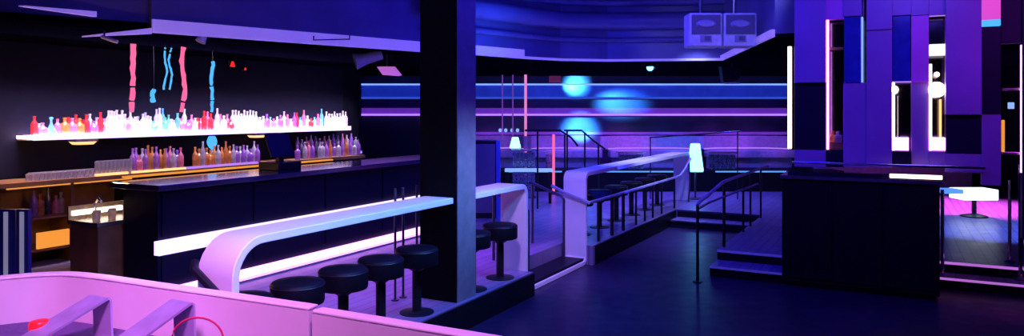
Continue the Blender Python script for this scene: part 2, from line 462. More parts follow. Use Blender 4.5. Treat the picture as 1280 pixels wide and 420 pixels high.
MB().box(4.78, 10.85, BW-.10, BW-.0, PZ, .30).build('kick_plate', M_steelp, bar, fr)
# amber work light under the rear edge of the bar top
fr2 = FB(5.2, 7.4, 1.38)
t = thing('speed_rail', 'amber-lit steel bottle rail along the bartender side of the long bar', 'rail', fr2)
MB().box(5.0, 9.4, 7.34, 7.50, 1.20, 1.23).box(5.0, 9.4, 7.50, 7.52, 1.20, 1.40).build('tray', M_steelp, t, fr2)
MB().box(5.0, 8.3, 7.48, 7.56, 1.47, 1.49).build('light_strip', L_amber, t, fr2)
for k in range(3): MB().box(5.2+k*1.9, 5.24+k*1.9, 7.2, 7.52, 1.18, 1.20).build('bracket', M_steel, t, fr2)

# ================================================================ BACK BAR
BB = 9.353
fr = FB(4.0, BB, PZ)
bb = thing('back_bar', 'back bar cabinet with wooden top and open fridges below the bottles', 'cabinet', fr)
ubL = gw(2, BB)
ubR = gw(455, BB)
MB().box(ubL-1.2, ubR, BB-.03, 9.96, 1.29, 1.345).build('worktop', M_wood, bb, fr)
MB().box(ubL+1.75, ubR, BB+.03, 9.94, PZ, 1.29).build('body', M_dark, bb, fr)
MB().box(ubL-1.2, ubL+.0, BB+.03, 9.94, PZ, 1.29).build('body', M_dark, bb, fr)
# open bay with shelves
MB().box(ubL, ubL+1.75, 9.9, 9.94, PZ, 1.29).build('bay_back', M_wood, bb, fr)
MB().box(ubL, ubL+1.75, BB+.05, 9.9, .86, .885).build('shelf', M_wood, bb, fr)
MB().box(ubL, ubL+1.75, BB+.05, 9.9, .46, .485).build('shelf', M_wood, bb, fr)
MB().box(ubL+.85, ubL+.88, BB+.05, 9.9, PZ, 1.29).build('divider', M_wood, bb, fr)
MB().box(ubL+.1, ubL+1.7, BB+.07, BB+.10, 1.262, 1.288).build('light_strip', L_amber, bb, fr)
MB().box(gw(48, BB), gw(88, BB), BB+.02, BB+.05, .50, .70).build('drawer_front', L_amber, bb, fr)['label'] = 'amber-lit drawer front'
for k in range(8):
    uu = ubL+2.0+k*1.0
    dr_ = MB().box(uu, uu+.9, BB+.01, BB+.03, .45, 1.25).build('door', M_dark, bb, fr)
    MB().box(uu+.1, uu+.14, BB-.02, BB+.01, .8, 1.1).build('handle', M_steel, dr_, fr)

# lit shelf
SZ = 1.86
usL, usR = gw(40, 9.62), gw(437, 9.62)
fr = FB((usL+usR)/2, 9.75, SZ)
sh = thing('lit_bottle_shelf', 'long glowing white wall shelf carrying the upper row of bottles', 'shelf', fr)
MB().box(usL, usR, 9.60, 9.975, SZ, SZ+.035).build('light_panel', L_shelf, sh, fr)
MB().box(usL, usR, 9.60, 9.975, SZ-.02, SZ-.002).build('shelf_board', M_white, sh, fr)
MB().box(usL, usR, 9.58, 9.60, SZ-.02, SZ+.06).build('light_edge', L_white, sh, fr)
# mirror above/below the shelf
m_ = MB().box(usL-.3, usR+.2, 9.965, 9.98, 1.36, 3.1).build('splashback', mat('smoked_splashback', (.005,.005,.014), .5, spec=.08), fr=FB(8, 9.97, 1.36))
tag(m_, 'dark smoked panel on the wall behind the bar bottles', 'wall panel')

# bottles
def prof(kind):
    if kind == 0: return [(.036,0),(.038,.01),(.038,.19),(.032,.215),(.014,.25),(.013,.30),(.016,.302),(.016,.325),(.004,.327)]
    if kind == 1: return [(.044,0),(.046,.01),(.046,.15),(.042,.175),(.015,.20),(.014,.24),(.018,.242),(.018,.27),(.004,.272)]
    if kind == 2: return [(.03,0),(.032,.01),(.033,.23),(.014,.29),(.012,.34),(.015,.342),(.015,.365),(.004,.367)]
    if kind == 3: return [(.07,0),(.074,.01),(.06,.06),(.03,.16),(.014,.24),(.013,.31),(.022,.325),(.022,.36),(.004,.37)]
    return [(.05,0),(.055,.02),(.058,.09),(.05,.14),(.02,.17),(.016,.21),(.02,.212),(.02,.235),(.004,.237)]
BM = {c: bottlemat('bottle_'+c, k) for c, k in dict(white=(.95,.93,1.0), pink=(1.0,.35,.6), red=(.95,.08,.10), cyan=(.25,.75,1.0),
      violet=(.55,.25,.95), amber=(.9,.42,.12), green=(.25,.8,.6), dark=(.12,.10,.22), clear=(.7,.7,.9)).items()}
protos = {}
def bottle(kind, colr, loc, label, group, scale=1.0, name='liquor_bottle', cat='bottle'):
    key = (kind, colr, name)
    if key not in protos:
        mb = MB().lathe(prof(kind), 12)
        o = mb.build(name, BM[colr], fr=FW(0, 0, 0), smooth=True); protos[key] = o
    else:
        o = protos[key].copy(); COL.objects.link(o)
    o.location = loc; o.scale = (1.08, 1.08, scale); tag(o, label, cat, group); return o
WORD = dict(white='glowing white bottle', pink='pink bottle', red='red bottle', cyan='pale cyan bottle', violet='violet bottle', amber='amber bottle', green='pale green bottle', dark='dark bottle', clear='clear glass bottle')
clusters = [ # px range, colours, count, description, double row
 (43, 53, ['red','dark','pink'], 3, 'at the left end of the glowing shelf'),
 (64, 64, ['cyan'], 1, 'cyan cone-shaped decanter near the left end of the glowing shelf'),
 (72, 104, ['pink','red','amber','red'], 8, 'left of the first white cluster on the glowing shelf'),
 (108, 130, ['red','pink','violet','clear'], 6, 'just left of the bright white cluster on the shelf'),
 (136, 156, ['white'], 7, 'in the leftmost white cluster on the shelf'),
 (158, 163, ['pink','violet'], 2, 'between the two left white clusters on the shelf'),
 (166, 188, ['white','white','clear'], 8, 'below the leftmost pink neon strand'),
 (192, 222, ['cyan','green','white','cyan'], 9, 'below the blue neon pair'),
 (226, 244, ['pink','white','violet'], 5, 'below the long pink neon strand on the shelf'),
 (247, 288, ['red','pink','red','pink'], 11, 'in the long red stretch of the glowing shelf'),
 (291, 320, ['white'], 9, 'in the middle white cluster on the shelf'),
 (325, 368, ['pink','white','violet','cyan'], 11, 'right of the middle white cluster on the shelf'),
 (371, 402, ['red','cyan','pink','cyan'], 8, 'left of the last white cluster on the shelf'),
 (408, 432, ['white'], 8, 'at the right end of the glowing shelf')]
for a0, a1, cols, n, lab in clusters:
    for i in range(n):
        w = 9.72 + (.11 if i % 2 else 0)
        px = a0 + (a1-a0)*(i/(n-1) if n > 1 else .5)
        u = gw(px, w)
        colr = cols[i % len(cols)]
        if cols != ['white'] and n > 1 and random.random() < .15: colr = 'white'
        kind = 3 if n == 1 else random.choice([0, 0, 1, 2, 4])
        if cols == ['white']: kind = random.choice([0, 1, 0])
        bottle(kind, colr, P(u, w, SZ+.036), lab if n == 1 else WORD[colr]+' '+lab, 'bottles on the glowing shelf', random.uniform(.62, 1.0) if cols != ['white'] else random.uniform(.95, 1.05),
               'glass_decanter' if n == 1 else 'liquor_bottle', 'decanter' if n == 1 else 'bottle')
BT = 1.346
clusters2 = [
 (166, 182, ['violet','violet','pink','clear'], 5, 'on the back bar below the leftmost pink neon strand', 0),
 (185, 206, ['amber','amber','violet'], 5, 'on the back bar below the blue neon pair', 0),
 (208, 226, ['violet','pink','clear'], 5, 'on the back bar under the long pink neon strand', 0),
 (244, 292, ['amber','amber','clear','amber'], 11, 'in the long golden row on the back bar', 0),
 (296, 322, ['violet','clear','violet','clear'], 7, 'just left of the dark till on the back bar', 0),
 (372, 400, ['violet','dark','clear','pink'], 7, 'just right of the dark till on the back bar', 0),
 (403, 448, ['clear','violet','amber','violet'], 10, 'at the far right end of the back bar', 0)]
for a0, a1, cols, n, lab, _ in clusters2:
    for i in range(n):
        w = 9.50 + (.13 if i % 2 else 0); px = a0+(a1-a0)*i/(n-1); u = gw(px, w)
        bottle(random.choice([0, 1, 2, 0]), cols[i % len(cols)], P(u, w, BT), WORD[cols[i % len(cols)]]+' '+lab, 'bottles on the back bar', random.uniform(.85, 1.1))
# raised second tier of bottles at right end of back bar
tz = 1.50
fr = FB(gw(405, 9.85), 9.86, BT)
t = thing('bottle_riser', 'small lilac-lit stand raising the rear bottles at the right end of the back bar', 'stand', fr)
MB().box(gw(352, 9.8), gw(450, 9.8), 9.76, 9.94, BT, tz-.03).build('body', M_dark, t, fr)
MB().box(gw(370, 9.8), gw(450, 9.8), 9.745, 9.76, BT+.0, BT+.05).build('light_strip', L_lil, t, fr)
for i in range(14):
    px = 372+i*5.6
    bottle(random.choice([0, 2, 1]), ['violet','clear','pink','clear'][i % 4], P(gw(px, 9.85), 9.85, tz-.03), 'small '+['violet', 'clear', 'pink', 'clear'][i % 4]+' bottle on the raised stand at the right end of the back bar', 'bottles on the riser', .8)
# glasses
gp = MB().lathe([(.028,0),(.030,.003),(.036,.11),(.034,.11),(.027,.008),(.002,.006)], 12).build('drinking_glass', BM['clear'], fr=FW(0, 0, 0), smooth=True)
first = True; gi = 0
for a0, a1, n, rows, lab in ((36, 118, 17, 3, 'low clear glass in the crowded tray area at the left of the back bar'), (122, 162, 9, 2, 'tall lit glass between the glass tray and the violet bottles')):
    for r in range(rows):
        for i in range(n):
            w = 9.46+r*.12; px = a0+(a1-a0)*i/(n-1)+r*1.5; u = gw(px, w)
            if first: o = gp; first = False
            else: o = gp.copy(); COL.objects.link(o)
            o.location = P(u, w, BT); o.scale = (1, 1, .75 if n == 17 else 1.7)
            tag(o, lab, 'glass', 'glasses on the back bar: '+('left' if n == 17 else 'right'))
# amber/white strips lying along the back bar edge
for px0, px1, L, lab in ((120, 160, L_warm, 'warm light under the tall glasses'), (166, 232, L_warm, 'warm light below the violet bottles'), (233, 322, L_lil, 'lilac light below the golden row')):
    o = MB().box(gw(px0, BB+.02), gw(px1, BB+.02), BB+.01, BB+.05, BT, BT+.03).build('light_strip', L, bb, FB(4.0, BB, PZ)); o['label'] = lab
# tall till silhouette
fr = FB(gw(352, 7.0), 7.0, 1.46)
t = thing('cash_register', 'black till with tilted screen standing on the long dark bar', 'cash register', fr)
uu = gw(352, 7.0)
MB().box(uu-.2, uu+.2, 6.85, 7.2, 1.46, 1.56).build('drawer', M_black, t, fr, bevel=.01)
MB().box(uu-.04, uu+.04, 7.0, 7.06, 1.56, 1.66).build('stand', M_black, t, fr)
MB().hexa([(uu-.2,6.96,1.62),(uu+.2,6.96,1.62),(uu+.2,6.99,1.62),(uu-.2,6.99,1.62),(uu-.2,7.08,1.92),(uu+.2,7.08,1.92),(uu+.2,7.11,1.92),(uu-.2,7.11,1.92)]).build('screen', M_black, t, fr, bevel=.01)
# small ice-bucket-like glowing glass: blue goblet under shelf
p = P(gw(265, 9.86), 9.86, BT)
fr = FW(p.x, p.y, BT)
t = thing('glowing_vase', 'small glowing blue vase under the lit shelf behind the golden bottles', 'vase', fr)
MB().lathe([(.05,0),(.03,.02),(.012,.05),(.012,.24),(.05,.28),(.075,.33),(.08,.38),(.06,.44),(.045,.46)], 16, p.x, p.y, BT).build('vase', L_neonc, t, fr, smooth=True)
# under-shelf spot lamps
for px, sz, L, lab in ((105, .3, L_warm, 'pale square lamp below the left part of the glowing shelf'), (322, .26, L_warm, 'yellowish square lamp below the middle of the glowing shelf'), (347, .16, L_warm, 'smaller yellowish lamp right of the square one below the shelf')):
    u = gw(px, 9.7); fr = FB(u, 9.7, SZ-.1)
    t = thing('shelf_lamp', lab, 'lamp', fr)
    MB().box(u-sz/2, u+sz/2, 9.62, 9.82, SZ-.06, SZ-.02).build('housing', M_steelp, t, fr)
    MB().hexa([(u-sz/3,9.65,SZ-.10),(u+sz/3,9.65,SZ-.10),(u+sz/3,9.8,SZ-.10),(u-sz/3,9.8,SZ-.10),(u-sz/2.2,9.63,SZ-.06),(u+sz/2.2,9.63,SZ-.06),(u+sz/2.2,9.82,SZ-.06),(u-sz/2.2,9.82,SZ-.06)]).build('diffuser', L_warm if sz > .2 else L_amber, t, fr)

# neon strands
def strand(px, y0, y1, L, lab, wpx=7, off=0, seed=1, breaks=(.72,)):
    r = random.Random(seed); w = 9.3; u = gw(px, w); Y = Yof(u, w); z0, z1 = zat(y1, Y), zat(y0, Y)
    fr = FB(u, w, z0)
    t = thing('neon_strand', lab, 'neon light', fr, 'neon strands over the bottles')
    n = 14; pts = []
    for k in range(n+1):
        f = k/n; pts.append((u+.013*math.sin(f*7+seed)+r.uniform(-.008, .008), w+.02*math.cos(f*9), z0+(z1-z0)*f))
    cut = [0] + [int(n*b) for b in breaks] + [n]
    for a_, b_ in zip(cut, cut[1:]):
        seg = pts[a_:b_+1]
        if a_ > 0: seg = [tuple(Vector(seg[0])+Vector((0,0,.03)))]+seg[1:]
        MB().tube(seg, [wpx*Y/F/2*r.uniform(.75, 1.1) for _ in seg], 10).build('glowing_tube', L, t, fr, smooth=True)
    MB().tube([pts[-1], (pts[-1][0], w, 3.2)], .004, 6).build('hanging_wire', M_black, t, fr)
strand(166, 55, 140, L_neonp, 'wavy pink neon strand, leftmost of the four groups over the bottles', 6.5, seed=3, breaks=(.15, .36))
strand(207, 60, 112, L_neonc, 'left tube of the thin blue neon pair over the bottles', 2.5, seed=4, breaks=(.95,))
strand(213, 60, 112, L_neonc, 'right tube of the thin blue neon pair over the bottles', 2.5, seed=6, breaks=(.9,))
strand(191, 112, 127, L_neonc, 'short blue neon stub below and left of the blue pair', 6, seed=2, breaks=())
strand(229, 59, 140, L_neonp, 'long pink neon strand right of the blue pair', 6, seed=5, breaks=(.17,))
strand(265, 77, 140, L_neonc, 'rightmost neon strand, blue and wavy, over the red bottles', 4.5, seed=8, breaks=(.22, .5))
# red standby lights on the dark wall
for px, py, lab in ((292, 80, 'small red light glowing on the dark bar wall'), (308, 86, 'fainter red dot right of the small red light')):
    u = gw(px, 9.9); Y = Yof(u, 9.9); z = zat(py, Y)
    fr = FB(u, 9.9, z); t = thing('signal_light', lab, 'light', fr)
    s = .055 if px < 300 else .025
    hs_ = MB().box(u-s, u+s, 9.93, 9.965, z-s, z+s).build('housing', M_black, t, fr)
    MB().hexa([(u-s*.9,9.92,z-s*.8),(u+s*.9,9.92,z-s*.8),(u+s*.9,9.93,z-s*.8),(u-s*.9,9.93,z-s*.8),(u-s*.3,9.92,z+s*.8),(u+s*.3,9.92,z+s*.8),(u+s*.3,9.93,z+s*.8),(u-s*.3,9.93,z+s*.8)]).build('lens', mat('red_lens', (.8,0,0), .4, emit=(1,.02,.02), es=1.2), hs_, fr)

# sink station behind the end of the bar
us, ws = uw(*gz(122, 268, 1.12))
fr = FB(us, ws, PZ)
t = thing('sink_station', 'brightly lit steel sink cabinet behind the left end of the dark bar', 'sink', fr)
MB().box(us-.12, us+.5, ws-.2, ws+.28, PZ, 1.02).build('cabinet', M_wood, t, fr)
MB().box(us-.14, us+.52, ws-.22, ws+.30, 1.02, 1.06).box(us-.14, us+.52, ws+.28, ws+.30, 1.06, 1.2).build('basin', M_steelp, t, fr)
MB().tube([(us+.1, ws+.2, 1.06), (us+.1, ws+.2, 1.22), (us+.08, ws+.12, 1.28), (us+.05, ws+.02, 1.25)], .014).build('tap', M_chrome, t, fr, smooth=True)
MB().box(us-.1, us+.45, ws+.26, ws+.28, 1.10, 1.15).build('light_strip', L_warmw, t, fr)
for i in range(7):
    l = P(us-.08+.085*i, ws-.1+.12*(i % 2), 1.062)
    o = gp.copy(); COL.objects.link(o); o.location = l; o.scale = (1.1, 1.1, .9)
    tag(o, 'clear glass standing on the bright sink cabinet', 'glass', 'glasses on the sink cabinet')
# things in the open fridge bay
for i, (px, zz, c, lab) in enumerate(((42, .887, 'violet', 'dim bottle at the left of the open fridge bay'), (50, .887, 'amber', 'bottle beside the dim one in the open fridge bay'),
        (60, .887, 'dark', 'dark bottle in the middle of the open fridge bay'), (70, .887, 'pink', 'pinkish bottle at the right of the open fridge bay'), (76, .887, 'clear', 'pale bottle rightmost in the open fridge bay'))):
    bottle([0, 1, 2, 4, 1][i], c, P(gw(px, 9.6), 9.6, zz), lab, None, 1.0)
# blue slatted panels at the far left
for px, w_, lab in ((8, .16, 'leftmost tall blue panel with white lit line at the edge of the photo'), (28, .10, 'narrow tall blue panel right of the leftmost one')):
    Y = 6.6; c = atY(px, 340, Y); fr = FW(c.x, c.y, 0)
    t = thing('blue_screen_wall', lab, 'panel', fr)
    z0, z1 = PZ, zat(262, Y)
    MB().box(c.x-w_/2, c.x+w_/2, Y, Y+.05, z0, z1).build('board', mat('blue_board', (.015,.02,.2), .5), t, fr)
    MB().box(c.x-.02, c.x+.015, Y-.012, Y, z0+.2, z1-.02).build('lit_line', lampmat('faint_white_line', (.6,.55,1.0), .3), t, fr)

# ================================================================ BACK OF THE ROOM
def wall_band(x0, x1, z0, z1, m, led_t, led_b, lab, yy=19.85):
    fr = FW((x0+x1)/2, yy, z0); t = thing('wall_light_band', lab, 'light band', fr)
    MB().box(x0, x1, yy, 19.99, z0, z1).build('panel', m, t, fr)
    if led_t: MB().box(x0, x1, yy-.03, yy, z1-.035, z1+.01).build('light_line', led_t, t, fr)
    if led_b: MB().box(x0, x1, yy-.03, yy, z0-.015, z0+.04).build('light_line', led_b, t, fr)
    return t
zt = lambda y: zat(y, 19.85)
wall_band(-4.15, 7.6, zt(123), zt(105), M_bluep, L_bluew, lampmat('led_deep_blue', (.05, .12, 1), .6), 'upper blue glowing band along the back wall')
wall_band(-4.15, 7.6, zt(144), zt(135), M_purp, None, L_lil, 'lower purple glowing band along the back wall')
o = MB().box(-1.5, 7.6, 19.6, 19.99, zt(168), zt(165)).build('wall_ledge', M_purp, fr=FW(3, 19.7, zt(168))); tag(o, 'thin violet ledge on the back wall above the banquettes', 'ledge')
# dais
DZ = .78
o = MB().box(-3.2, 8.0, 17.35, 20, PZ, DZ).build('raised_floor', M_dark); struct(o)
for x0, x1, lab in ((-.1, 1.2, 'left'), (1.45, 4.6, 'middle'), (4.9, 6.6, 'right')):
    o = MB().box(x0, x1, 17.31, 17.349, DZ-.03, DZ).build('light_strip', L_blue, fr=FW(x0, 17.33, DZ)); tag(o, 'blue light strip on the %s part of the raised seating edge' % lab, 'light strip')
# banquettes: each a curved back, a seat and a base
def banquette(x0, x1, lab):
    cx = (x0+x1)/2; y0 = 18.6; fr = FW(cx, y0, DZ); t = thing('banquette', lab, 'banquette', fr, 'banquettes along the back wall')
    n = 16; ptsf = []
    for k in range(n+1):
        f = k/n; x = x0+(x1-x0)*f; b = 1-(2*f-1)**4
        ptsf.append((x, 18.75+.45*b))
    mb = MB(); strip(mb, ptsf, .16, DZ+.45, zat(170, 19))
    mb.build('backrest', M_banq, t, fr, smooth=True)
    MB().prism([(x0, 18.3)]+[(x1, 18.3)]+list(reversed(ptsf)), DZ+.25, DZ+.45).build('seat', M_banq, t, fr, bevel=.02)
    MB().prism([(x0+.05, 18.4)]+[(x1-.05, 18.4)]+[(x-.0, y-.05) for x, y in reversed(ptsf)][1:-1], DZ, DZ+.25).build('base', M_banq, t, fr)
    mb = MB(); strip(mb, [(x, y-.01) for x, y in ptsf], .01, DZ+.45, DZ+.475)
    mb.build('glow_line', L_lil, t, fr)
    return t
banquette(-1.3, .3, 'curved banquette left of the cyan wall glow')
banquette(.5, 2.3, 'curved banquette beneath the cyan wall glow')
banquette(2.5, 4.8, 'long curved banquette behind the end of the ribbon counter')
banquette(5.0, 7.2, 'curved banquette at the right end beside the column screen')
# glitter tables
def glitter(px, py0, py1, wpx, Y, lab, grp='glittering tables'):
    c = (px-CX)/F*Y; w_ = wpx*Y/F; zb, zt_ = zat(py1, Y), zat(py0, Y)
    zb = DZ if Y > 17.4 else PZ
    fr = FW(c, Y, zb); t = thing('mirrored_table', lab, 'table', fr, grp)
    MB().box(c-w_/2, c+w_/2, Y-.02, Y+w_*.6, zt_-.04, zt_).build('tabletop', M_steelp, t, fr)
    mb = MB(); r = random.Random(int(px))
    n = 6
    for i in range(n):
        for j in range(n):
            a0 = c-w_/2+.03+(w_-.06)*i/n; b0 = zb+.02+(zt_-.06-zb-.02)*j/n
            d = r.uniform(0, .05)
            mb.box(a0, a0+(w_-.06)/n*.9, Y+.02+d, Y+w_*.5, b0, b0+(zt_-.06-zb-.02)/n*.9)
    mb.build('mosaic_body', M_cubes, t, fr)
    MB().box(c-w_/2+.02, c+w_/2-.02, Y+.03, Y+w_*.5, zb, zb+.02).build('plinth', M_dark, t, fr)
    return t
glitter(904, 190, 214, 36, 17.5, 'glittering mosaic cube table right of the bright cyan lamp')
glitter(790, 190, 212, 34, 17.6, 'glittering mosaic table behind the middle of the sloping counter top')
glitter(655, 187, 216, 32, 16.0, 'glittering mosaic table behind the first white leg, left of the pink post')
glitter(688, 190, 212, 14, 17.5, 'narrow mosaic table just left of the pink lit post')
# black cabinet with blue side near the column
c = atY(612, 236, 13.0)
fr = FW(c.x, 13.0, PZ); t = thing('speaker_cabinet', 'tall black cabinet with a blue side right of the column', 'cabinet', fr)
MB().box(c.x-.4, c.x+.12, 13, 13.5, PZ, zat(176, 13)).build('body', M_black, t, fr, bevel=.01)
MB().box(c.x+.12, c.x+.19, 13.0, 13.5, PZ, zat(176, 13)).build('side_panel', mat('blue_lacquer', (.06,.14,.6), .4), t, fr)['label'] = 'blue side'
MB().box(c.x-.38, c.x+.10, 12.985, 13.0, PZ+.1, zat(180, 13)).build('grille', M_grille, t, fr)
# lamps: white cone lamp and small bulbs on the left banquette, cyan lamp by the last leg
def cone_lamp(px, py0, py1, Y, L, lab, r=.1, zb=None):
    c = atY(px, py1, Y); z0 = zb if zb is not None else c.z; z1 = zat(py0, Y)
    fr = FW(c.x, Y, z0); t = thing('table_lamp', lab, 'lamp', fr)
    zm = c.z
    MB().lathe([(r*1.1, 0), (r*1.1, .02), (.02, .03), (.02, max(.04, zm-z0))], 16, c.x, Y, z0).build('stand', M_steel, t, fr, smooth=True)
    MB().lathe([(r, zm-z0), (r*1.05, zm-z0+.03), (r*.6, z1-z0), (r*.5, z1-z0+.01)], 18, c.x, Y, z0).build('lamp_shade', L, t, fr, smooth=True)
    return t
cone_lamp(644, 172, 186, 16.3, L_cyan, 'small pale lamp standing on the mosaic table near the column', .12, zat(187, 16.0))
cone_lamp(869, 180, 214, 15.9, lampmat('cyan_lamp_bright', (.12, .5, 1.0), 6), 'blazing cyan lamp beside the last leg of the ribbon counter', .17, PZ)
for i, px in enumerate((625, 632, 640, 647)):
    q = atY(px, 163, 19.4); fr = FW(q.x, q.y, zt(165))
    o = MB().lathe([(.02, 0), (.045, .03), (.045, .07), (.02, .1)], 12, q.x, 19.72, zt(165)).build('tea_light', L_bluew, fr=FW(q.x, 19.72, zt(165)))
    tag(o, ['leftmost', 'second from left', 'third from left', 'rightmost'][i]+' of four tiny lights on the wall ledge right of the column', 'light', 'tiny lights on the ledge')
# low white glowing bench
c = atY(660, 213, 16); fr = FW(c.x, 15.2, PZ); t = thing('glowing_bench', 'low bench with glowing pale top in front of the mosaic table', 'bench', fr)
z1 = zat(211, 15.2)
MB().box(-.15, .85, 15.0, 15.35, z1-.05, z1).build('seat', L_bluew, t, fr)
for x in (-.1, .8): MB().box(x-.03, x+.03, 15.1, 15.25, PZ, z1-.05).build('leg', M_black, t, fr)
# pink post
def pole(px, y0, y1, Y, r, m, lab, grp=None, fl=True, cat='post', zb=None):
    c = atY(px, y1, Y); z0 = c.z if zb is None else zb; z1 = zat(y0, Y); fr = FW(c.x, Y, z0)
    t = thing('pole', lab, cat, fr, grp)
    sf_ = MB().tube([(c.x, Y, z0), (c.x, Y, z1)], r).build('shaft', m, t, fr, smooth=True)
    MB().lathe([(r*3, 0), (r*3, .015), (r*1.2, .03)], 14, c.x, Y, z0).build('foot', M_steel, sf_, fr)
    return t
pole(692, 168, 213, 16.8, .03, L_neonp, 'slim pink glowing post on the raised seating near the railings', zb=PZ)
pole(657, 92, 165, 19.3, .035, lampmat('pink_rod', (.9, .25, .7), .9), 'tall pink pole with a small lamp head against the back wall', zb=DZ)
q = atY(657, 88, 19.3); fr = FW(q.x, q.y, q.z)
t = thing('spot_lamp', 'small pink-lit lamp head at the top of the pole against the back wall', 'lamp', fr)
MB().box(q.x-.16, q.x+.1, q.y-.1, q.y+.1, q.z-.07, q.z+.07).build('housing', M_spk, t, fr, bevel=.02)
MB().tube([(q.x+.1, q.y, q.z), (q.x+.25, q.y, q.z+.03)], .04).build('snout', M_spk, t, fr)
for i, (px, a, b) in enumerate(((628, 88, 165), (641, 88, 165))):
    pole(px, a, b, 19.4, .018, mat('violet_rod', (.4,.15,.5), .4, emit=(.4,.1,.8), es=.3), ['left', 'right'][i]+' rod of the thin violet pair against the back wall', zb=DZ)
o = MB().tube([atY(625, 88, 19.4), atY(644, 88, 19.4)], .03).build('crossbar', M_spk, fr=FW(*atY(634, 88, 19.4))); tag(o, 'short bar joining the tops of the thin violet rods', 'bar')
q = atY(694, 96, 19.8); o = MB().box(q.x-.16, q.x+.16, 19.9, 19.98, q.z-.15, q.z+.15).build('wall_sign', mat('dim_red_poster', (.45,.08,.2), .6, emit=(.5,.05,.2), es=.12), fr=FW(*q)); tag(o, 'small dim red square on the back wall left of the upper cyan glow', 'picture')
# background railings on the platform (dark)
def railing(pts, zb, posts, lab, r=.02, mid=True):
    fr = FW(pts[0][0], pts[0][1], zb); t = thing('railing', lab, 'railing', fr)
    MB().tube(pts, r).build('hand_rail', M_black, t, fr, smooth=True)
    for (x, y, zt_, zb_) in posts: MB().tube([(x, y, zb_), (x, y, zt_)], r*.9).build('post', M_black, t, fr)
    return t
Y1 = 14.3
def r_at(px, py, Y): return tuple(atY(px, py, Y))
railing([r_at(656, 163, Y1), r_at(700, 163, Y1), r_at(714, 172, Y1-.2), r_at(722, 182, Y1-.5)], PZ, [((672-CX)/F*Y1, Y1, zat(163, Y1), PZ), ((706-CX)/F*Y1, Y1, zat(166, Y1), PZ)], 'dark railing standing left of the bent one, near the pink glowing post')
railing([r_at(705, 163, 14.8), r_at(727, 163, 14.8), r_at(742, 176, 14.6), r_at(756, 186, 14.4)], PZ, [((709-CX)/F*14.8, 14.8, zat(163, 14.8), PZ), ((731-CX)/F*14.8, 14.8, zat(166, 14.8), PZ), ((748-CX)/F*14.5, 14.5, zat(180, 14.5), PZ)], 'dark bent railing right of the pink post, in front of the cyan glow')
railing([r_at(812, 172, 15.9), r_at(925, 164, 15.9)], PZ, [((813-CX)/F*15.9, 15.9, zat(172, 15.9), PZ), ((922-CX)/F*15.9, 15.9, zat(165, 15.9), PZ)], 'thin dark railing in front of the long banquette', .015)

# hanging fixtures
def moving_head(px, py, Y, lab, s=1.0, ang=.5, lm=None):
    q = atY(px, py, Y); fr = FW(q.x, q.y, q.z); t = thing('stage_light', lab, 'stage light', fr)
    top = 3.2
    MB().tube([(q.x, Y, q.z+.1*s), (q.x, Y, top)], .012).build('hanger', M_steel, t, fr)
    MB().box(q.x-.09*s, q.x+.09*s, Y-.06, Y+.06, q.z+.08*s, q.z+.14*s).build('yoke', M_steel, t, fr, bevel=.01)
    d = Vector((-math.cos(ang), -2.0 if lm else -.3, -math.sin(ang))).normalized()
    c = Vector((q.x, Y, q.z))
    lb_ = MB().tube([c-d*.12*s, c+d*.05*s, c+d*.16*s], [.05*s, .06*s, .085*s], 14).build('lamp_body', M_spk, t, fr, smooth=True)
    MB().tube([c+d*.161*s, c+d*.165*s], .075*s, 14).build('lens', lm or M_steel, lb_, fr)
    return t
moving_head(463, 72, 11.9, 'white tilted spotlight hanging from the ceiling edge left of the column', 1.6, .3)
moving_head(256, 42, 9.6, 'small dark spotlight clipped to the pale ceiling edge above the bar', .8, 1.2)
moving_head(815, 84, 16, 'small blue spotlight hanging above the back seating', 1.0, .2, L_cyan)
# tilted square panel lamp
q = atY(484, 90, 12.4); fr = FW(*q); t = thing('panel_lamp', 'pink square lamp tilted on a bracket left of the column', 'lamp', fr)
MB().hexa([(q.x-.08,q.y,q.z-.05),(q.x+.2,q.y,q.z-.07),(q.x+.24,q.y+.1,q.z-.05),(q.x-.04,q.y+.1,q.z-.03),(q.x-.18,q.y,q.z+.09),(q.x+.08,q.y,q.z+.09),(q.x+.12,q.y+.1,q.z+.10),(q.x-.14,q.y+.1,q.z+.10)]).build('face', mat('lit_pink_plate', (.8,.35,.8), .4, emit=(.8,.2,.8), es=.5), t, fr)
MB().tube([(q.x-.02, q.y+.08, q.z+.1), (q.x-.02, q.y+.08, 3.2)], .012).build('bracket', M_steel, t, fr)
# handle shaped bracket under the pale edge
q0 = atY(392, 50, 10.6); q1 = atY(437, 49, 11.0); up = Vector((0, 0, .06))
o = MB().tube([q0+up, q0, q1, q1+up], .012).build('cable_bar', M_black, fr=FW(*q0)); tag(o, 'thin black U-shaped bar on the pale ceiling edge', 'bar')
# track lamp far left
q = atY(137, 49, 8.3); fr = FW(*q); t = thing('track_lamp', 'small pale lamp sticking out below the far left ceiling trim', 'lamp', fr)
MB().tube([q+Vector((-.09, 0, .03)), q+Vector((.09, 0, -.03))], .022, 12).build('lamp_tube', M_spk, t, fr, smooth=True)
MB().tube([q+Vector((-.06, 0, .02)), q+Vector((-.06, 0, .1))], .01).build('stem', M_steel, t, fr)

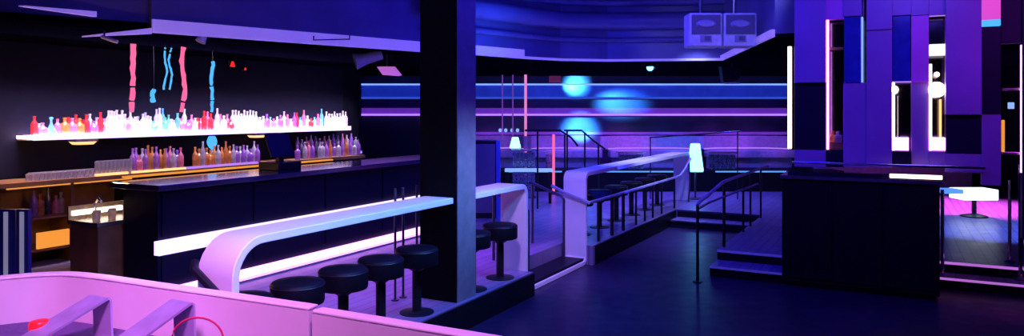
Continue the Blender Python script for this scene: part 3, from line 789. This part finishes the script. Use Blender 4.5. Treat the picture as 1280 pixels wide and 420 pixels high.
# pair of boxes with oval horns
for i, (x0, x1) in enumerate(((860, 901), (903, 944))):
    Y = 10.3; A = atY(x0+2, 16, Y); B = atY(x1+2, 58, Y); cx = (A.x+B.x)/2; cz = (A.z+B.z)/2; hw = (B.x-A.x)/2; hh = (A.z-B.z)/2
    fr = FW(cx, Y, B.z); t = thing('wall_speaker', ['left', 'right'][i]+' one of the two square lilac boxes with oval horns under the ceiling', 'speaker', fr, 'square horn speakers')
    MB().box(cx-hw, cx+hw, Y, Y+.35, B.z, A.z).build('cabinet', M_spk, t, fr, bevel=.02)
    gr_ = MB().box(cx-hw*.88, cx+hw*.88, Y-.012, Y, cz-hh*.28, A.z-hh*.12).build('grille', M_grille, t, fr)
    mb = MB(); n = 24
    ring = [(cx+hw*.62*math.cos(2*PI*k/n), cz+hh*.33+hh*.26*math.sin(2*PI*k/n)) for k in range(n)]
    n0 = len(mb.v); mb.v += [(x, Y-.012, z) for x, z in ring] + [(cx+(x-cx)*.75, Y-.05, cz+hh*.33+(z-cz-hh*.33)*.7) for x, z in ring]
    for k in range(n): j = (k+1) % n; mb.f.append((n0+k, n0+j, n0+n+j, n0+n+k))
    mb.f.append(tuple(n0+n+k for k in range(n)))
    mb.build('horn', mat('horn_grey', (.3,.3,.5), .4), gr_, fr, smooth=True)
    bd_ = MB().box(cx-hw*.35, cx+hw*.35, Y-.01, Y, cz-hh*.75, cz-hh*.35).build('badge', mat('badge_grey', (.25,.25,.42), .5), t, fr)
    MB().box(cx-hw*.1, cx+hw*.25, Y-.016, Y-.01, cz-hh*.65, cz-hh*.4).build('port', M_grille, bd_, fr)
    MB().tube([(cx, Y+.3, cz+hh), (cx, Y+.3, 4.7)], .03).build('mount', M_steel, t, fr)
# dark hanging lamp on the right below the edge
q = atY(917, 92, 14.6); fr = FW(*q); t = thing('hanging_flag_lamp', 'dark tilted lamp hanging below the pale wedge near the horn speakers', 'lamp', fr)
MB().hexa([(q.x-.2,q.y,q.z-.2),(q.x+.1,q.y,q.z-.12),(q.x+.1,q.y+.2,q.z-.12),(q.x-.2,q.y+.2,q.z-.2),(q.x-.25,q.y,q.z+.15),(q.x+.2,q.y,q.z+.1),(q.x+.2,q.y+.2,q.z+.1),(q.x-.25,q.y+.2,q.z+.15)]).build('housing', M_black, t, fr)
MB().box(q.x-.2, q.x+.12, q.y-.02, q.y, q.z-.21, q.z-.18).build('lit_edge', M_spk, t, fr)
MB().tube([(q.x, q.y+.1, q.z+.1), (q.x, q.y+.1, 3.2)], .015).build('hanger', M_steel, t, fr)

# ================================================================ CONSOLE AND SCREEN (right)
U0 = 9.66
wl, wr = gu(977, U0), gu(1175, U0)     # wl > wr
fr = FB(U0, (wl+wr)/2, 0)
cb = thing('console', 'large black box-like console below the purple column screen', 'console', fr)
MB().box(U0+.02, U0+.78, wr, wl, .06, 1.36).build('body', M_dark, cb, fr, bevel=.01)
MB().box(U0+.06, U0+.7, wr+.05, wl-.05, 0, .06).build('plinth', M_black, cb, fr)
MB().box(U0-.01, U0+.82, wr-.02, wl+.02, 1.36, 1.40).build('worktop', M_top, cb, fr)
for k in range(3):
    a_ = wr+.03+(wl-wr-.06)*k/3; MB().box(U0+.008, U0+.02, a_+.01, a_+(wl-wr-.06)/3-.01, .12, 1.33).build('front_panel', M_dark, cb, fr)
US = U0+.14
def zs(py, px, U=None): 
    U = U or US; w = gu(px, U); return zat(py, Yof(U, w))
fr = FB(US, 0, 1.4)
sc = thing('column_screen', 'tall screen of overlapping purple and mirrored blocks with lit openings above the console', 'screen', fr)
def blk(px0, px1, y0, y1, m, dep=0.0, th=.14, name='panel', lab=None):
    U = US-dep; w0, w1 = gu(px0, U), gu(px1, U)
    pm = (px0+px1)/2
    z1 = zs(y0, pm, U) if y0 > -50 else 4.7
    z0 = zs(y1, pm, U)
    o = MB().box(U, U+th, w1, w0, z0, z1).build(name, m, sc, fr, bevel=.004)
    if lab: o['label'] = lab
    return o
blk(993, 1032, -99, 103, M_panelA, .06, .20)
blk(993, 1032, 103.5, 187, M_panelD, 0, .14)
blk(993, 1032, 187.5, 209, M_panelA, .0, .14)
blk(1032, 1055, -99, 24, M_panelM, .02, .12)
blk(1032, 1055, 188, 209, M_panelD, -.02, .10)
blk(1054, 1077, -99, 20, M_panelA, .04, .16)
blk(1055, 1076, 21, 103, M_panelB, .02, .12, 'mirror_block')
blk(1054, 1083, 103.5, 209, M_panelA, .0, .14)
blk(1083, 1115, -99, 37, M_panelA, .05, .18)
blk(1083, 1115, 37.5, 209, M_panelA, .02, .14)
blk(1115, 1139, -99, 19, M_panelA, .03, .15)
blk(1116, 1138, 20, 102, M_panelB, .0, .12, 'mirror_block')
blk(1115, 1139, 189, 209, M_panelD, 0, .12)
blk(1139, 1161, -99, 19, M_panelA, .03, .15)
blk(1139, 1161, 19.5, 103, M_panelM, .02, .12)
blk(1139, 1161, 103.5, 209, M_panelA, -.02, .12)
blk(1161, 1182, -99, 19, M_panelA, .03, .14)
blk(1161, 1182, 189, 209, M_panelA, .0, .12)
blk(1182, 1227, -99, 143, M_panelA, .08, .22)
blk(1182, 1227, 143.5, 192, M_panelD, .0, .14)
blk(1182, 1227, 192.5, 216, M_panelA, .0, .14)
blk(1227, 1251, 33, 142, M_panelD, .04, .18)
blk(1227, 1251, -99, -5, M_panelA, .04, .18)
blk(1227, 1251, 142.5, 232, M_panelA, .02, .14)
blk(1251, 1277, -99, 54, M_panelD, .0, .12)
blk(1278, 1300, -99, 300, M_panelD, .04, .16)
# glowing block at the top of panel G
blk(1227, 1251, -4, 24, L_mag, .04, .1, 'light_block', 'magenta glowing block')
blk(1227, 1251, 24.5, 32, L_neonc, .04, .1, 'light_block', 'cyan glowing block')
# lit jambs and openings
def lite(px0, px1, y0, y1, L, dep=0.0, th=.05, name='light_jamb'):
    return blk(px0, px1, y0, y1, L, dep, th, name)
lite(984.5, 989, 58, 186, L_warmw); blk(989.5, 993, 58, 186, M_mirror, -.05, .03, 'mirror_strip')
lite(1033, 1036, 25, 187, L_pink)
blk(1036, 1054, 59, 62, M_wood, -.05, .10, 'shelf'); blk(1036, 1054, 178, 187, M_wood, -.02, .12, 'shelf')
lite(1076.5, 1079, 21, 103, L_bluew)
lite(1115, 1118.5, 103, 188, L_warmw)
lite(1115, 1136, 172, 188, L_pink, .0, .1, 'light_block')
blk(1122, 1125, 120, 172, M_chrome, -.05, .03, 'rod')
lite(1115, 1139, 101.5, 103, L_lil)
lite(1161.5, 1165, 80, 188, L_warmw, 0, .05)
lite(1161.5, 1182, 172, 188, L_pink, .0, .1, 'light_block')
lite(1161.5, 1182, 55, 69, lampmat('soft_white_block', (1, .9, 1), 1.2), .0, .1, 'light_block')
lite(1161.5, 1182, 18, 20, L_lil)
blk(1174, 1177, 124, 172, L_warm, -.05, .03, 'rod')
# round lamp in the opening
def bulb(px, py, r, L):
    U = US+.04; w = gu(px, U); z = zs(py, px, U)
    mb = MB(); mb.lathe([(r*math.sin(a_), -r*math.cos(a_)) for a_ in [0.05+k*(PI-.1)/10 for k in range(11)]], 16, U, w, z)
    return mb.build('bulb', L, sc, fr, smooth=True)
bulb(1171, 112, .09, lampmat('bulb_hot', (1, .8, .7), 12)); bulb(1117, 112, .05, MATS['bulb_hot'])
bulb(1171, 93, .03, L_warmw)
lite(1276, 1278.5, 56, 216, L_pink)
blk(1252, 1256, 150, 190, L_amber, -.04, .03, 'rod')
blk(1253, 1275, 110, 113, M_steelp, -.05, .08, 'shelf'); blk(1253, 1275, 190, 193, M_steelp, -.05, .08, 'shelf')
blk(1260, 1268, 128, 136, L_bluew, -.06, .03, 'light_block')
# dark mirror backing behind the openings
w0, w1 = gu(1036, US), gu(1277, US)
MB().box(US+.24, US+.26, gu(1182, US), gu(1036, US), 1.62, 3.6).build('mirror_back', M_mirror, sc, fr)
# rails under the screen
blk(990, 1232, 205, 208, M_chrome, .10, .03, 'bottom_rail')
MB().box(US-.02, US+.14, gu(1182, US), gu(985, US), 1.40, 1.44).build('foot_beam', M_panelD, sc, fr)
lite(1112, 1178, 218.5, 223.5, L_warmw, .13, .03, 'light_strip')
# bottles seen in the niche
for i, (px, c) in enumerate(((1040, 'amber'), (1047, 'clear'))):
    U = US+.05; w = gu(px, U); bottle(1, c, P(U, w, zs(178, px, U)+.003), ['left', 'right'][i]+' tiny bottle in the narrow dark opening of the purple screen', None, .5)

# slim chrome pole right of console
p_ = gz(1181, 357, 0)
pole(1178, 237, 357, p_[1], .022, M_chrome, 'chrome pole standing just right of the black console', zb=0)
pole(1262, 225, 330, 9.2, .02, M_chrome, 'left chrome pole at the far right below the screen', zb=PZ)
pole(1276, 205, 345, 8.85, .028, M_chrome, 'right chrome pole at the far right edge, with glowing tip', zb=0.14)
# glowing low table
Y = 13.1; c = atY(1222, 272, Y); fr = FW(c.x, Y, PZ)
t = thing('cocktail_table', 'low table with glowing white top beyond the steps at the right', 'table', fr)
A = atY(1180, 237, Y); B = atY(1246, 250, Y); M2 = atY(1203, 242, Y)
MB().box(M2.x, B.x, Y-.05, Y+.4, B.z, A.z).build('tabletop', lampmat('table_glow', (.75,.85,1.0), 3.0), t, fr, bevel=.01)
MB().box(A.x, M2.x, Y-.03, Y+.3, M2.z, A.z).build('side_leaf', L_blue, t, fr)
MB().tube([(c.x, Y+.1, PZ+.02), (c.x, Y+.1, B.z)], .04).build('stem', M_black, t, fr)
MB().lathe([(.22, 0), (.22, .02), (.05, .06)], 20, c.x, Y+.1, PZ).build('base', M_black, t, fr, smooth=True)
# pink wall section beyond
o = MB().box(7.6, 11.5, 18.0, 18.2, PZ, 3.2).build('wall_inner', mat('rose_wall', (.55, .3, .55), .5), fr=FW(9, 18, PZ)); struct(o); o.name = 'wall_rear'
# chair silhouettes at far right
fr = FW(*atY(1268, 290, 12)[:2], PZ)

# ================================================================ BOOTH (foreground)
RZ = 1.2
def shell(line, z0, z1, th, name, m, parent, fr, bevel=.02):
    mb = MB(); strip(mb, line, th, z0, z1); return mb
lineA = [(-3.95, 2.2), (-3.9, 3.0), (-3.72, 3.7), (-3.45, 4.08), (-3.2, 4.28), (-3.0, 4.40), (-2.86, 4.445), (-2.72, 4.44), (-2.5, 4.36), (-1.04, 3.685)]
lineB = [(-1.015, 3.655), (-.16, 3.215), (1.2, 2.52), (1.5, 2.36)]
def smoothline(l, n=6):
    out = []
    for i in range(len(l)-1):
        p0 = Vector(l[max(0, i-1)]); p1 = Vector(l[i]); p2 = Vector(l[i+1]); p3 = Vector(l[min(len(l)-1, i+2)])
        for k in range(n):
            t_ = k/n; out.append(tuple(.5*((2*p1)+(-p0+p2)*t_+(2*p0-5*p1+4*p2-p3)*t_**2+(-p0+3*p1-3*p2+p3)*t_**3)))
    out.append(l[-1]); return out
lineA = smoothline(lineA[:9])+[lineA[9]]
fr = FW(-2.8, 4.4, .5)
bA = thing('booth', 'long pink-lit white booth wall curving round the corner at the lower left', 'booth', fr, 'white booth walls')
def solidstrip(line, d, z0, z1):
    mb = MB(); o_ = offs(line, d)
    for (x, y), (x2, y2) in zip(line, o_): mb.v += [(x, y, z0), (x, y, z1), (x2, y2, z1), (x2, y2, z0)]
    for i in range(len(line)-1):
        a_ = 4*i; b_ = a_+4
        for k in range(4):
            j = (k+1) % 4; mb.f.append((a_+k, b_+k, b_+j, a_+j))
    mb.f.append((0, 1, 2, 3)); e = 4*(len(line)-1); mb.f.append((e+3, e+2, e+1, e)); return mb
solidstrip(lineA, .075, .5, RZ-.02).build('panel', M_booth, bA, fr, smooth=True)
solidstrip(offs(lineA, -.0015), .078, RZ-.02, RZ).build('rim', M_booth, bA, fr, smooth=True, bevel=.008)
frA = fr; fr = FW(-.4, 3.3, .5)
bB = thing('booth', 'shorter pink-lit white booth wall right of the joint at the bottom of the photo', 'booth', fr, 'white booth walls')
solidstrip(lineB, .075, .5, RZ-.025).build('panel', M_booth, bB, fr, smooth=True)
solidstrip(offs(lineB, -.0015), .078, RZ-.025, RZ-.005).build('rim', M_booth, bB, fr, smooth=True, bevel=.008)
SZZ = .92; fr = frA
# seat follows the wall
inner = [p for p in offs(lineA, -.006) if p[1] > 2.6]
room = inner + [(-1.75, 3.3), (-2.9, 3.0), (-3.1, 2.6)]
MB().prism(room, .62, SZZ).build('seat', M_cush, bA, fr, bevel=.02)['label'] = 'dark violet upholstered seat'
MB().prism([(x*.99-.02, y-.03) for x, y in room], .5, .62).build('base', M_dark, bA, fr)
def strap(foot, top, foot2, lab):
    fr = FW(*foot); t = thing('bent_metal_arm', lab, 'armrest', fr, 'bent lilac metal arms in the booth')
    W = Vector((.8824, -.4706, 0)).normalized()*.165
    pts = [Vector(foot), Vector(top), Vector(foot2)]
    # rounded top
    a_ = (pts[0]-pts[1]).normalized(); b_ = (pts[2]-pts[1]).normalized()
    cl_ = [pts[0]]
    A = pts[1]+a_*.03; B = pts[1]+b_*.03
    for k in range(5):
        f = k/4; cl_.append((A*(1-f)**2)+(pts[1]*2*f*(1-f))+(B*f*f))
    cl_.append(pts[2])
    run = Vector((pts[0]-pts[2])[:2]+(0,)) if False else None
    mb = MB(); th = .012
    for i, p in enumerate(cl_):
        tt = (cl_[min(i+1, len(cl_)-1)]-cl_[max(i-1, 0)]).normalized(); nn = tt.cross(W).normalized()*th/2
        mb.v += [tuple(p-W/2-nn), tuple(p+W/2-nn), tuple(p+W/2+nn), tuple(p-W/2+nn)]
    for i in range(len(cl_)-1):
        a0 = 4*i; b0 = a0+4
        for k in range(4):
            j = (k+1) % 4; mb.f.append((a0+k, b0+k, b0+j, a0+j))
    mb.f.append((0, 1, 2, 3)); e = 4*(len(cl_)-1); mb.f.append((e+3, e+2, e+1, e))
    mb.build('flat_bar', M_strap, t, fr)
    mb = MB()
    for p in (Vector(foot2), Vector(foot)): mb.box(p.x-.04, p.x+.04, p.y-.04, p.y+.04, SZZ, SZZ+.008)
    mb.build('foot_plate', M_strap, t, fr)
    return t
strap((-2.315, 4.08, SZZ), (-2.345, 4.12, 1.15), (-2.66, 3.68, SZZ), 'bent lilac metal arm nearer the booth corner, beside the red knob')
strap((-1.76, 3.88, SZZ), (-1.79, 3.93, 1.175), (-2.10, 3.42, SZZ), 'bent lilac metal arm farther right, beside the thin red cable loop')
q = atY(50, 424, 3.95)
fr = FW(q.x, q.y, SZZ); t = thing('red_knob', 'round red knob on the violet seat at the foot of the left lilac arm', 'knob', fr)
MB().lathe([(.052, 0), (.056, .006), (.056, .05), (.044, .06), (.044, .066), (.054, .074), (.056, .12), (.046, .135), (.004, .138)], 20, q.x, q.y, SZZ).build('knob', M_red, t, fr, smooth=True)
pts = []
for k in range(17):
    f = k/16; a_ = PI*1.1-f*PI*1.2
    px = 247+32*math.cos(a_); py = 424-27*math.sin(a_)
    pts.append(tuple(atY(px, py, 3.72-.0*f)))
fr = FW(*pts[0]); o = MB().tube(pts, .0055, 8).build('cable_loop', M_cable, fr=fr, smooth=True); tag(o, 'thin red cable looping beside the right lilac metal arm', 'cable')

# ================================================================ LIGHTS
def area(loc, target, size, power, col, sy=None, spread=180):
    l = bpy.data.lights.new('area', 'AREA'); l.energy = power; l.color = col; l.size = size
    if sy: l.shape = 'RECTANGLE'; l.size_y = sy
    l.spread = math.radians(spread)
    o = bpy.data.objects.new('area_light', l); COL.objects.link(o); o.location = loc
    d = Vector(target)-Vector(loc); o.rotation_euler = d.to_track_quat('-Z', 'Y').to_euler(); return o
def bararea(u, w, z, tw, tz, length, power, col, sy, spread=180):
    l = bpy.data.lights.new('area', 'AREA'); l.energy = power; l.color = col; l.shape = 'RECTANGLE'; l.size = length; l.size_y = sy; l.spread = math.radians(spread)
    o = bpy.data.objects.new('area_light', l); COL.objects.link(o); o.location = P(u, w, z)
    d = (P(u, tw, tz)-P(u, w, z)).normalized(); x = P(1, 0, 0)-P(0, 0, 0); zz = -d; y = zz.cross(x).normalized()
    o.rotation_euler = Matrix((x, y, zz)).transposed().to_euler(); return o
def spot(loc, target, power, col, ang, blend=.5, r=.05):
    l = bpy.data.lights.new('spot', 'SPOT'); l.energy = power; l.color = col; l.spot_size = math.radians(ang); l.spot_blend = blend; l.shadow_soft_size = r
    o = bpy.data.objects.new('spot_light', l); COL.objects.link(o); o.location = loc
    d = Vector(target)-Vector(loc); o.rotation_euler = d.to_track_quat('-Z', 'Y').to_euler(); return o
def point(loc, power, col, r=.1):
    l = bpy.data.lights.new('pt', 'POINT'); l.energy = power; l.color = col; l.shadow_soft_size = r
    o = bpy.data.objects.new('point_light', l); COL.objects.link(o); o.location = loc; return o
BLUE = (.06, .08, 1.0); PINK = (1.0, .32, .85); LIL = (.5, .3, 1.0)
area((-1.6, 2.2, 3.9), (-2.3, 4.2, 1.0), .6, 23, (1.0, .26, 1.0), None, 62)    # booth
area((-.2, 2.0, 3.9), (-.6, 3.5, 1.1), .5, 12, (.95, .27, 1.0), None, 58)
area((1.0, 8.5, 4.5), (1, 8.5, 0), 2.5, 260, (.02, .01, 1.0), 6)                # aisle
area((-1.2, 5.8, 4.3), (-1.2, 6.4, 1.0), .8, 22, (.10, .14, 1.0), 4, 90)        # ribbon from above
area((-2.6, 3.4, 3.2), (-2.0, 5.0, 1.0), .4, 1.2, (.6, .12, 1.0), None, 60)      # ribbon near leg
spot((-.3, 4.6, 4.2), (.1, 8.7, .7), 560, (.6, .3, 1.0), 18, .8, .2)
point(P(us+.2, ws, 1.6), 26, (1, .5, .15), .08)
point(P(4.9, 9.3, 1.75), 14, (1, .45, .12), .1)  # warm pools behind the bar
spot((5.2, 7.0, 4.3), (5.45, 7.7, 0), 260, (1, .03, .35), 12, .9, .05)
#
spot((.5, 6.0, 4.2), (1.1, 10.5, .7), 620, (.4, .28, 1.0), 18, .8, .2)        # second leg
area((1.5, 11, 2.6), (1.8, 14.3, 4.0), 1.0, 60, (.02, .035, 1.0), 4)           # bulkhead wash
spot((.6, 11, 2.8), (-.6, 12.9, 4.0), 260, (.05, .16, 1.0), 60, 1, .3)
area((-3.2, 7.5, 2.9), (-3.4, 10.4, 3.9), 1.0, 8, (.05, .03, 1.0), 3)
for x, y, e, c in ((-.2, 15.0, 260, (.06, .07, 1)), (1.6, 16.8, 300, (.10, .08, 1)), (3.6, 15.4, 320, (.16, .10, 1)), (5.2, 17.0, 320, (.10, .09, 1)), (5.0, 12.6, 260, (.12, .10, 1)), (.3, 11.6, 240, (.05, .07, 1)), (2.6, 17.6, 220, (.3, .08, 1))):
    spot((x, y, 3.15 if y > 14 else 4.4), (x, y+.1, 0), e, c, 125 if y > 14 else 90, .6, .05)   # unseen spots added to fill the back platform with blue
spot((1.8, 15.5, 3.15), atY(722, 105, 19.9), 7000, (.04, .34, 1.0), 10, 1, .12)
spot((3.1, 14.6, 3.15), atY(780, 128, 19.9), 9000, (.04, .30, 1.0), 9, 1, .2).scale = (2.0, 1, 1)
spot((1.9, 16.2, 3.15), atY(727, 160, 19.6), 26000, (.05, .36, 1.0), 17, 1, .12)
area((3.6, 6.2, 4.2), (4.0, 9.2, 3.2), .8, 17, (.12, .07, 1.0), 1, 110)        # screen, blue side
area((5.2, 6.0, 3.6), (5.4, 8.6, 2.6), .8, 9, (.55, .04, .9), 1, 110)          # screen, magenta side
spot((9.4, 14.2, 3.15), (9.2, 14.6, 0), 2600, (1.0, .14, .9), 75, .7)
spot((8.3, 11.0, 3.1), (7.9, 11.8, .28), 900, (.12, .22, 1.0), 60)
bararea((usL+usR)/2, 9.2, 3.1, 9.75, 1.9, 6.8, 105, (.95, .75, 1.0), .2, 60) # bottle shelf
bararea(8.5, 9.1, 1.84, 9.55, 1.4, 6, 3.5, (1.0, .5, .25), .1, 100)          # back bar glow
bararea(6.5, 5.2, 3.0, 5.0, .3, 5, 42, (.6, .10, 1.0), 1.0, 60)        # stool floor
bararea(5.2, 2.7, 2.5, 3.95, 1.2, 4.5, 45, (.14, .32, 1.0), .3, 70)         # blue on the front edge of the counter
for x, c, e in ((-.6, (.4, .12, 1), 220), (1.1, (.6, .12, 1), 160), (3.0, (.6, .14, .95), 260), (4.3, (.06, .2, 1), 240), (5.6, (.5, .1, 1), 240), (6.7, (.4, .1, 1), 220)):
    spot((x, 16.6, 2.9), (x, 19.0, 1.35), e, c, 36, .8, .05)
spot(P(12.0, 4.0, 4.3), P(12.4, 4.3, .3), 700, (.22, .2, 1.0), 60, .8, .2)     # far counter section
spot(P(13.5, 3.0, 4.3), P(14.8, 4.1, 1.0), 500, (.3, .35, 1.0), 30, .8, .2)
spot((2.0, 7.5, 4.4), (3.1, 10.3, 3.8), 130, (.25, .25, 1.0), 40, .6, .1)      # horn boxes
spot(P(8.7, 1.6, 3.9), P(8.75, 4.0, .15), 420, (.5, .35, 1.0), 34, .9, .15)     # low part of the band between the legs
spot(P(12.0, 2.2, 3.0), P(12.8, 3.95, 1.3), 420, (.4, .42, 1.0), 60, .9, .15)   # far part of the counter top
W = bpy.data.worlds.new('World'); SC.world = W; W.use_nodes = True
bg = W.node_tree.nodes['Background']; bg.inputs['Color'].default_value = (.02, .015, .12, 1); bg.inputs['Strength'].default_value = .15

# ================================================================ CAMERA
cam = bpy.data.cameras.new('cam'); co = bpy.data.objects.new('camera', cam); COL.objects.link(co)
co.location = (0, 0, H); co.rotation_euler = (PI/2, 0, 0)
cam.sensor_fit = 'HORIZONTAL'; cam.sensor_width = 36; cam.lens = 36*F/1280
cam.shift_y = -(210-HY)/1280
cam.clip_start = .05; cam.clip_end = 100
SC.camera = co
SC.view_settings.view_transform = 'Standard'; SC.view_settings.look = 'None'
SC.view_settings.exposure = 0; SC.view_settings.gamma = 1; SC.view_settings.use_curve_mapping = False
